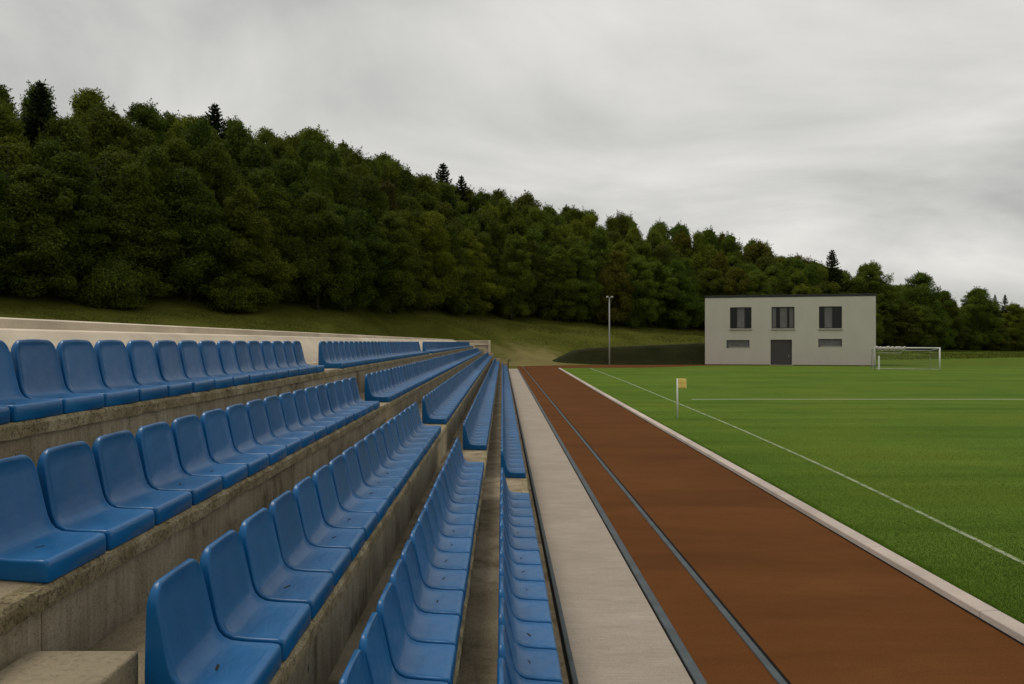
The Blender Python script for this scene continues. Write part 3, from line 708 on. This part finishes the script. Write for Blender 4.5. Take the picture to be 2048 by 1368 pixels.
# ------------------------------------------------------------------ trees
def leaf_cloud(P, Nrm, size, up=.35):
    """diamond leaf clumps at points P, roughly facing Nrm"""
    n = len(P); d = Nrm + rng.normal(0, .75, (n, 3)) + np.array([0, 0, up]); d /= np.linalg.norm(d, axis=1, keepdims=True)
    t = np.cross(d, rng.normal(0, 1, (n, 3))); t /= np.linalg.norm(t, axis=1, keepdims=True); b = np.cross(d, t)
    s = size * rng.uniform(.55, 1.35, (n, 1)); fold = d * s * rng.uniform(-.25, .1, (n, 1))
    V = np.stack([P - t * s, P - b * s * .55 + fold, P + t * s, P + b * s * .55 + fold], 1).reshape(-1, 3)
    return V, np.arange(4 * n).reshape(-1, 4)
def broadleaf(seed, H=14.0, rad=3.2, pointy=.0, low=.06):
    global rng
    keep = rng; rng = np.random.default_rng(seed); r = rng
    lobes = [((0, 0, H * .48), (rad * .66, rad * .66, H * .42))]
    nl = 120; lean = r.normal(0, .035, 2)
    for i in range(nl):
        t = r.uniform(low, 1.0) ** .92; z = H * t
        prof = math.sin(math.pi * min(1, max(.02, (t + .12) / 1.13))) ** .62
        prof *= (1 - pointy * max(0, t - .30) * 1.2)
        a = r.uniform(0, 2 * math.pi); rr = rad * prof * (r.uniform(.55, 1.0) + (.28 if r.uniform() < .12 else 0)) * (1 + .16 * math.sin(2 * a + seed) + .12 * math.sin(3 * a + z * .7))
        sz = r.uniform(.42, 1.05) * (1.1 - .5 * max(0, t - .55))
        lobes.append(((math.cos(a) * rr + lean[0] * z, math.sin(a) * rr + lean[1] * z, z), (sz * r.uniform(.8, 1.25), sz * r.uniform(.8, 1.25), sz * r.uniform(.6, 1.1))))
    Pn, Nn = [], []
    for i, (c, e) in enumerate(lobes):
        n = 7000 if i == 0 else int(720 * (e[0] * e[1] + .1))
        d = r.normal(0, 1, (n, 3)); d /= np.linalg.norm(d, axis=1, keepdims=True)
        q = r.uniform(.30, 1.0, (n, 1)) ** .75 * (1.10 + .28 * r.uniform(0, 1, (n, 1)) ** 3)
        Pn.append(np.array(c) + d * np.array(e) * q); Nn.append(d)
    # sprays of leaves breaking the outline
    for i in range(260):
        c, e = lobes[1 + r.integers(nl)]; d = r.normal(0, 1, 3); d[2] = abs(d[2]) * .8 + .25; d /= np.linalg.norm(d)
        L = r.uniform(.3, 1.0); m = 20; s = np.linspace(0, 1, m)[:, None]
        Pn.append(np.array(c) + d * (np.array(e)) * .7 + d * L * s + r.normal(0, 1, (m, 3)) * .13 * (1.15 - s)); Nn.append(np.tile(d, (m, 1)))
    P = np.concatenate(Pn); Nn = np.concatenate(Nn); k = P[:, 2] > .15; P, Nn = P[k], Nn[k]
    P[:, 2] *= H / P[:, 2].max()
    V, F = leaf_cloud(P, Nn, .100)
    crown = np_mesh('crown', V, F, LEAF)
    mb = MB(); mb.tube([(0, 0, -.6), (.05, 0, H * .2), (-.05, .08, H * .5), (.03, 0, H * .86)], [.26, .21, .14, .03], 8)
    for i in range(11):
        a = r.uniform(0, 6.28); z = H * r.uniform(.18, .75); l = rad * r.uniform(.5, .85)
        mb.tube([(0, 0, z), (math.cos(a) * l * .5, math.sin(a) * l * .5, z + l * .35), (math.cos(a) * l, math.sin(a) * l, z + l * .8)], [.09, .055, .015], 5)
    trunk = mb.mesh('trunk', BARK, smooth=True); rng = keep; return trunk, crown
def conifer(seed, H=15.0, rad=3.9):
    global rng
    keep = rng; rng = np.random.default_rng(seed); r = rng; Pn, Nn = [], []
    z = .8
    while z < H * .985:
        t = z / H; L = rad * (1 - t) ** .82 * r.uniform(.85, 1.12) + .10; nb = 8 if t < .8 else 6; a0 = r.uniform(0, 6.28)
        for b in range(nb):
            a = a0 + 6.283 * b / nb + r.uniform(-.25, .25); l = L * r.uniform(.75, 1.12); m = max(10, int(l * 75))
            s = np.linspace(.08, 1, m); drop = -.34 * l * s + .30 * l * s ** 3 + (.5 * l * s if t > .8 else .18 * l * s ** 2)
            side = r.normal(0, 1, m) * .15 * (l * (1.1 - s)) 
            P = np.stack([np.cos(a) * l * s - np.sin(a) * side, np.sin(a) * l * s + np.cos(a) * side, z + drop + r.normal(0, .05, m)], -1)
            Pn.append(P); Nn.append(np.tile([math.cos(a) * .4, math.sin(a) * .4, .9], (m, 1)))
        z += .40 * (1.15 - t * .35)
    m = 26; Pn.append(np.stack([r.normal(0, .04, m), r.normal(0, .04, m), np.linspace(H * .94, H, m)], -1)); Nn.append(np.tile([0, 0, 1.], (m, 1)))
    V, F = leaf_cloud(np.concatenate(Pn), np.concatenate(Nn), .115, .2); crown = np_mesh('crown', V, F, NEEDLE)
    mb = MB(); mb.tube([(0, 0, -.6), (0, 0, H * .5), (0, 0, H)], [.22, .13, .015], 8); rng = keep; return mb.mesh('trunk', BARK, smooth=True), crown
PRO = [broadleaf(11, 14, 3.1, .3), broadleaf(12, 14, 3.6, .1), broadleaf(13, 14, 2.9, .7), broadleaf(14, 14, 3.3, .45), broadleaf(15, 14, 2.9, .95), broadleaf(16, 14, 3.8, .0, .08), broadleaf(17, 14, 3.2, .6)]
BUSH = broadleaf(31, 4.5, 2.6, .0, .04)
CON = [conifer(21), conifer(22, 15, 3.4)]
SKY_PX = [-400, 0, 40, 90, 150, 210, 300, 400, 470, 520, 575, 615, 660, 720, 770, 805, 850, 890, 940, 1000, 1035, 1080, 1110, 1150, 1190, 1230, 1260, 1310, 1350, 1400, 1460, 1530, 1570, 1620, 1660, 1690, 1735, 1785, 1840, 1890, 1915, 1955, 1995, 2030, 2060, 2300, 2600]
SKY_Y =  [120, 168, 176, 165, 184, 180, 195, 215, 232, 236, 255, 243, 268, 286, 306, 303, 325, 350, 372, 378, 378, 396, 410, 402, 406, 424, 424, 440, 434, 448, 464, 484, 500, 510, 530, 545, 520, 548, 540, 578, 598, 574, 604, 604, 606, 622, 630]
def sky_top(px, Y): return EYE + (684 - np.interp(px, SKY_PX, SKY_Y)) * Y / 1620.0
def plant(name, protos, x, y, h, base_h, wide, label, cat, group=None, mat=None):
    z = float(terr(x, y)); t = tag(empty(name, (x, y, z - .1), random.uniform(0, 6.28)), label, cat, group)
    s = h / base_h; t.scale = (s * wide, s * wide, s)
    for nm, me in zip(('trunk', 'crown'), protos):
        o = link(nm, me, t)
        if mat and nm == 'crown': o.material_slots[0].link = 'OBJECT'; o.material_slots[0].material = mat
    return t
# arc length along the front edge of the wood
ex_ = np.linspace(-95, 175, 1600); ey_ = np.interp(ex_, EDGE_X, EDGE_Y); al = np.concatenate([[0], np.cumsum(np.hypot(np.diff(ex_), np.diff(ey_)))])
LABS = ['leafy tree at the front of the wood, above the grass bank', 'leafy tree inside the wood behind its front trees', 'leafy tree standing high in the wood, its top near the skyline']
GRPS = ['trees along the front of the wood', 'trees inside the wood', 'trees along the top of the wood']
RK = [(1.5, .70, 0), (6, .82, 1), (11, .93, 1), (16, .99, 2), (22, 1.0, 2)]
cnt = 0
for ri, (off, frac, li) in enumerate(RK):
    a = random.uniform(0, 3)
    while a < al[-1]:
        x = float(np.interp(a, al, ex_)); y = float(np.interp(a, al, ey_)); g = 1.5
        tx_ = np.interp(a + 2, al, ex_) - np.interp(a - 2, al, ex_); ty_ = np.interp(a + 2, al, ey_) - np.interp(a - 2, al, ey_); L = math.hypot(tx_, ty_) or 1
        nx_, ny_ = -ty_ / L, tx_ / L
        o2 = off + random.uniform(-1.5, 1.5); x += nx_ * o2; y += ny_ * o2
        a += random.uniform(3.6, 5.2) * (1.15 if ri > 2 else 1)
        if y < 20: continue
        px = 1005 + x / y * 1620
        if px < -260 or px > 2330: continue
        z = float(terr(x, y)); hm = float(sky_top(px, y)) - z
        if px > 1690 and ri > 1: frac2 = frac * .86
        elif px > 1690: frac2 = frac * .92
        else: frac2 = frac
        h = hm * frac2 * (random.uniform(.90, 1.03) if ri < 3 else random.uniform(.955, 1.04))
        h = max(4.5, min(h, 22)); p = random.choice(PRO)
        wide = random.uniform(.98, 1.25) * min(1.25, max(.75, 13 / h))
        red = li < 2 and 640 < px < 800 and random.random() < .16
        if red: plant('broadleaf_tree', p, x, y, h, 14, wide, 'tree with brownish foliage among the green trees of the wood', 'tree', 'brownish trees in the wood', LEAFB)
        else:
            q_ = random.random(); lit_share = .70 if px > 1150 else (.35 if px > 850 else (.22 if li == 2 else .05))  # more light-painted crowns towards the right and along the top
            plant('broadleaf_tree', p, x, y, h, 14, wide, LABS[li], 'tree', GRPS[li], LEAFL if q_ < lit_share else (LEAFO if q_ > .78 and px > 850 else None))
        cnt += 1
def by_px(px, Y): return (px - 1005) / 1620.0 * Y
for px, ty, Y, wd, pr, lab in ((1735, 518, 158, 1.05, 5, 'round-topped broad tree just past the building, beside the tall conifer'),
                           (1842, 538, 162, 1.15, 1, 'broad domed tree standing behind the football goal'),
                           (1892, 578, 166, 1.0, 3, 'lower leafy tree on the sloping shoulder behind the goal post'),
                           (1955, 571, 172, 1.15, 5, 'round tree standing alone against the sky past the goal'),
                           (2032, 602, 178, 1.2, 0, 'low leafy tree at the very end of the wood')):
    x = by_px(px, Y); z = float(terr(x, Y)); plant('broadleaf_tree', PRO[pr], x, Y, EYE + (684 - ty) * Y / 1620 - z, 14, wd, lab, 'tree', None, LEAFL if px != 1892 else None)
for px, ty, Y, wd, pr, lab in ((429, 205, 100, 1.25, 0, 'dark pointed conifer rising alone above the highest stretch of the wood'),
                           (886, 325, 134, 1.25, 0, 'taller of two neighbouring dark conifers midway along the skyline'),
                           (923, 350, 137, 1.3, 1, 'shorter of two neighbouring dark conifers midway along the skyline'),
                           (1664, 498, 160, 1.15, 0, 'dark conifer rising behind the flat roofed building'),
                           (80, 160, 74, 1.2, 1, 'dark bushy conifer at the top of the wood above the pale wall'),
                           (1990, 588, 182, .8, 1, 'small thin conifer tip past the round lone tree'),
                           (2010, 588, 184, .8, 0, 'small conifer tip near the end of the wood')):
    x = by_px(px, Y); z = float(terr(x, Y)); plant('conifer_tree', CON[pr], x, Y, EYE + (684 - ty) * Y / 1620 - z, 15, wd, lab, 'conifer')
for px, Y, h, wd, lab in ((250, 70, 4.4, .9, 'large rounded bush at the foot of the wood above the pale wall'), (485, 79, 4.2, 1.0, 'rounded bush at the foot of the wood, midway above the top seats'),
                      (1505, 142, 6.5, 1.2, 'bright green bushy tree showing above the roof of the building')):
    x = by_px(px, Y); plant('bush', PRO[1] if px > 1000 else BUSH, x, Y - 2, h, 14 if px > 1000 else 4.5, wd, lab, 'bush')
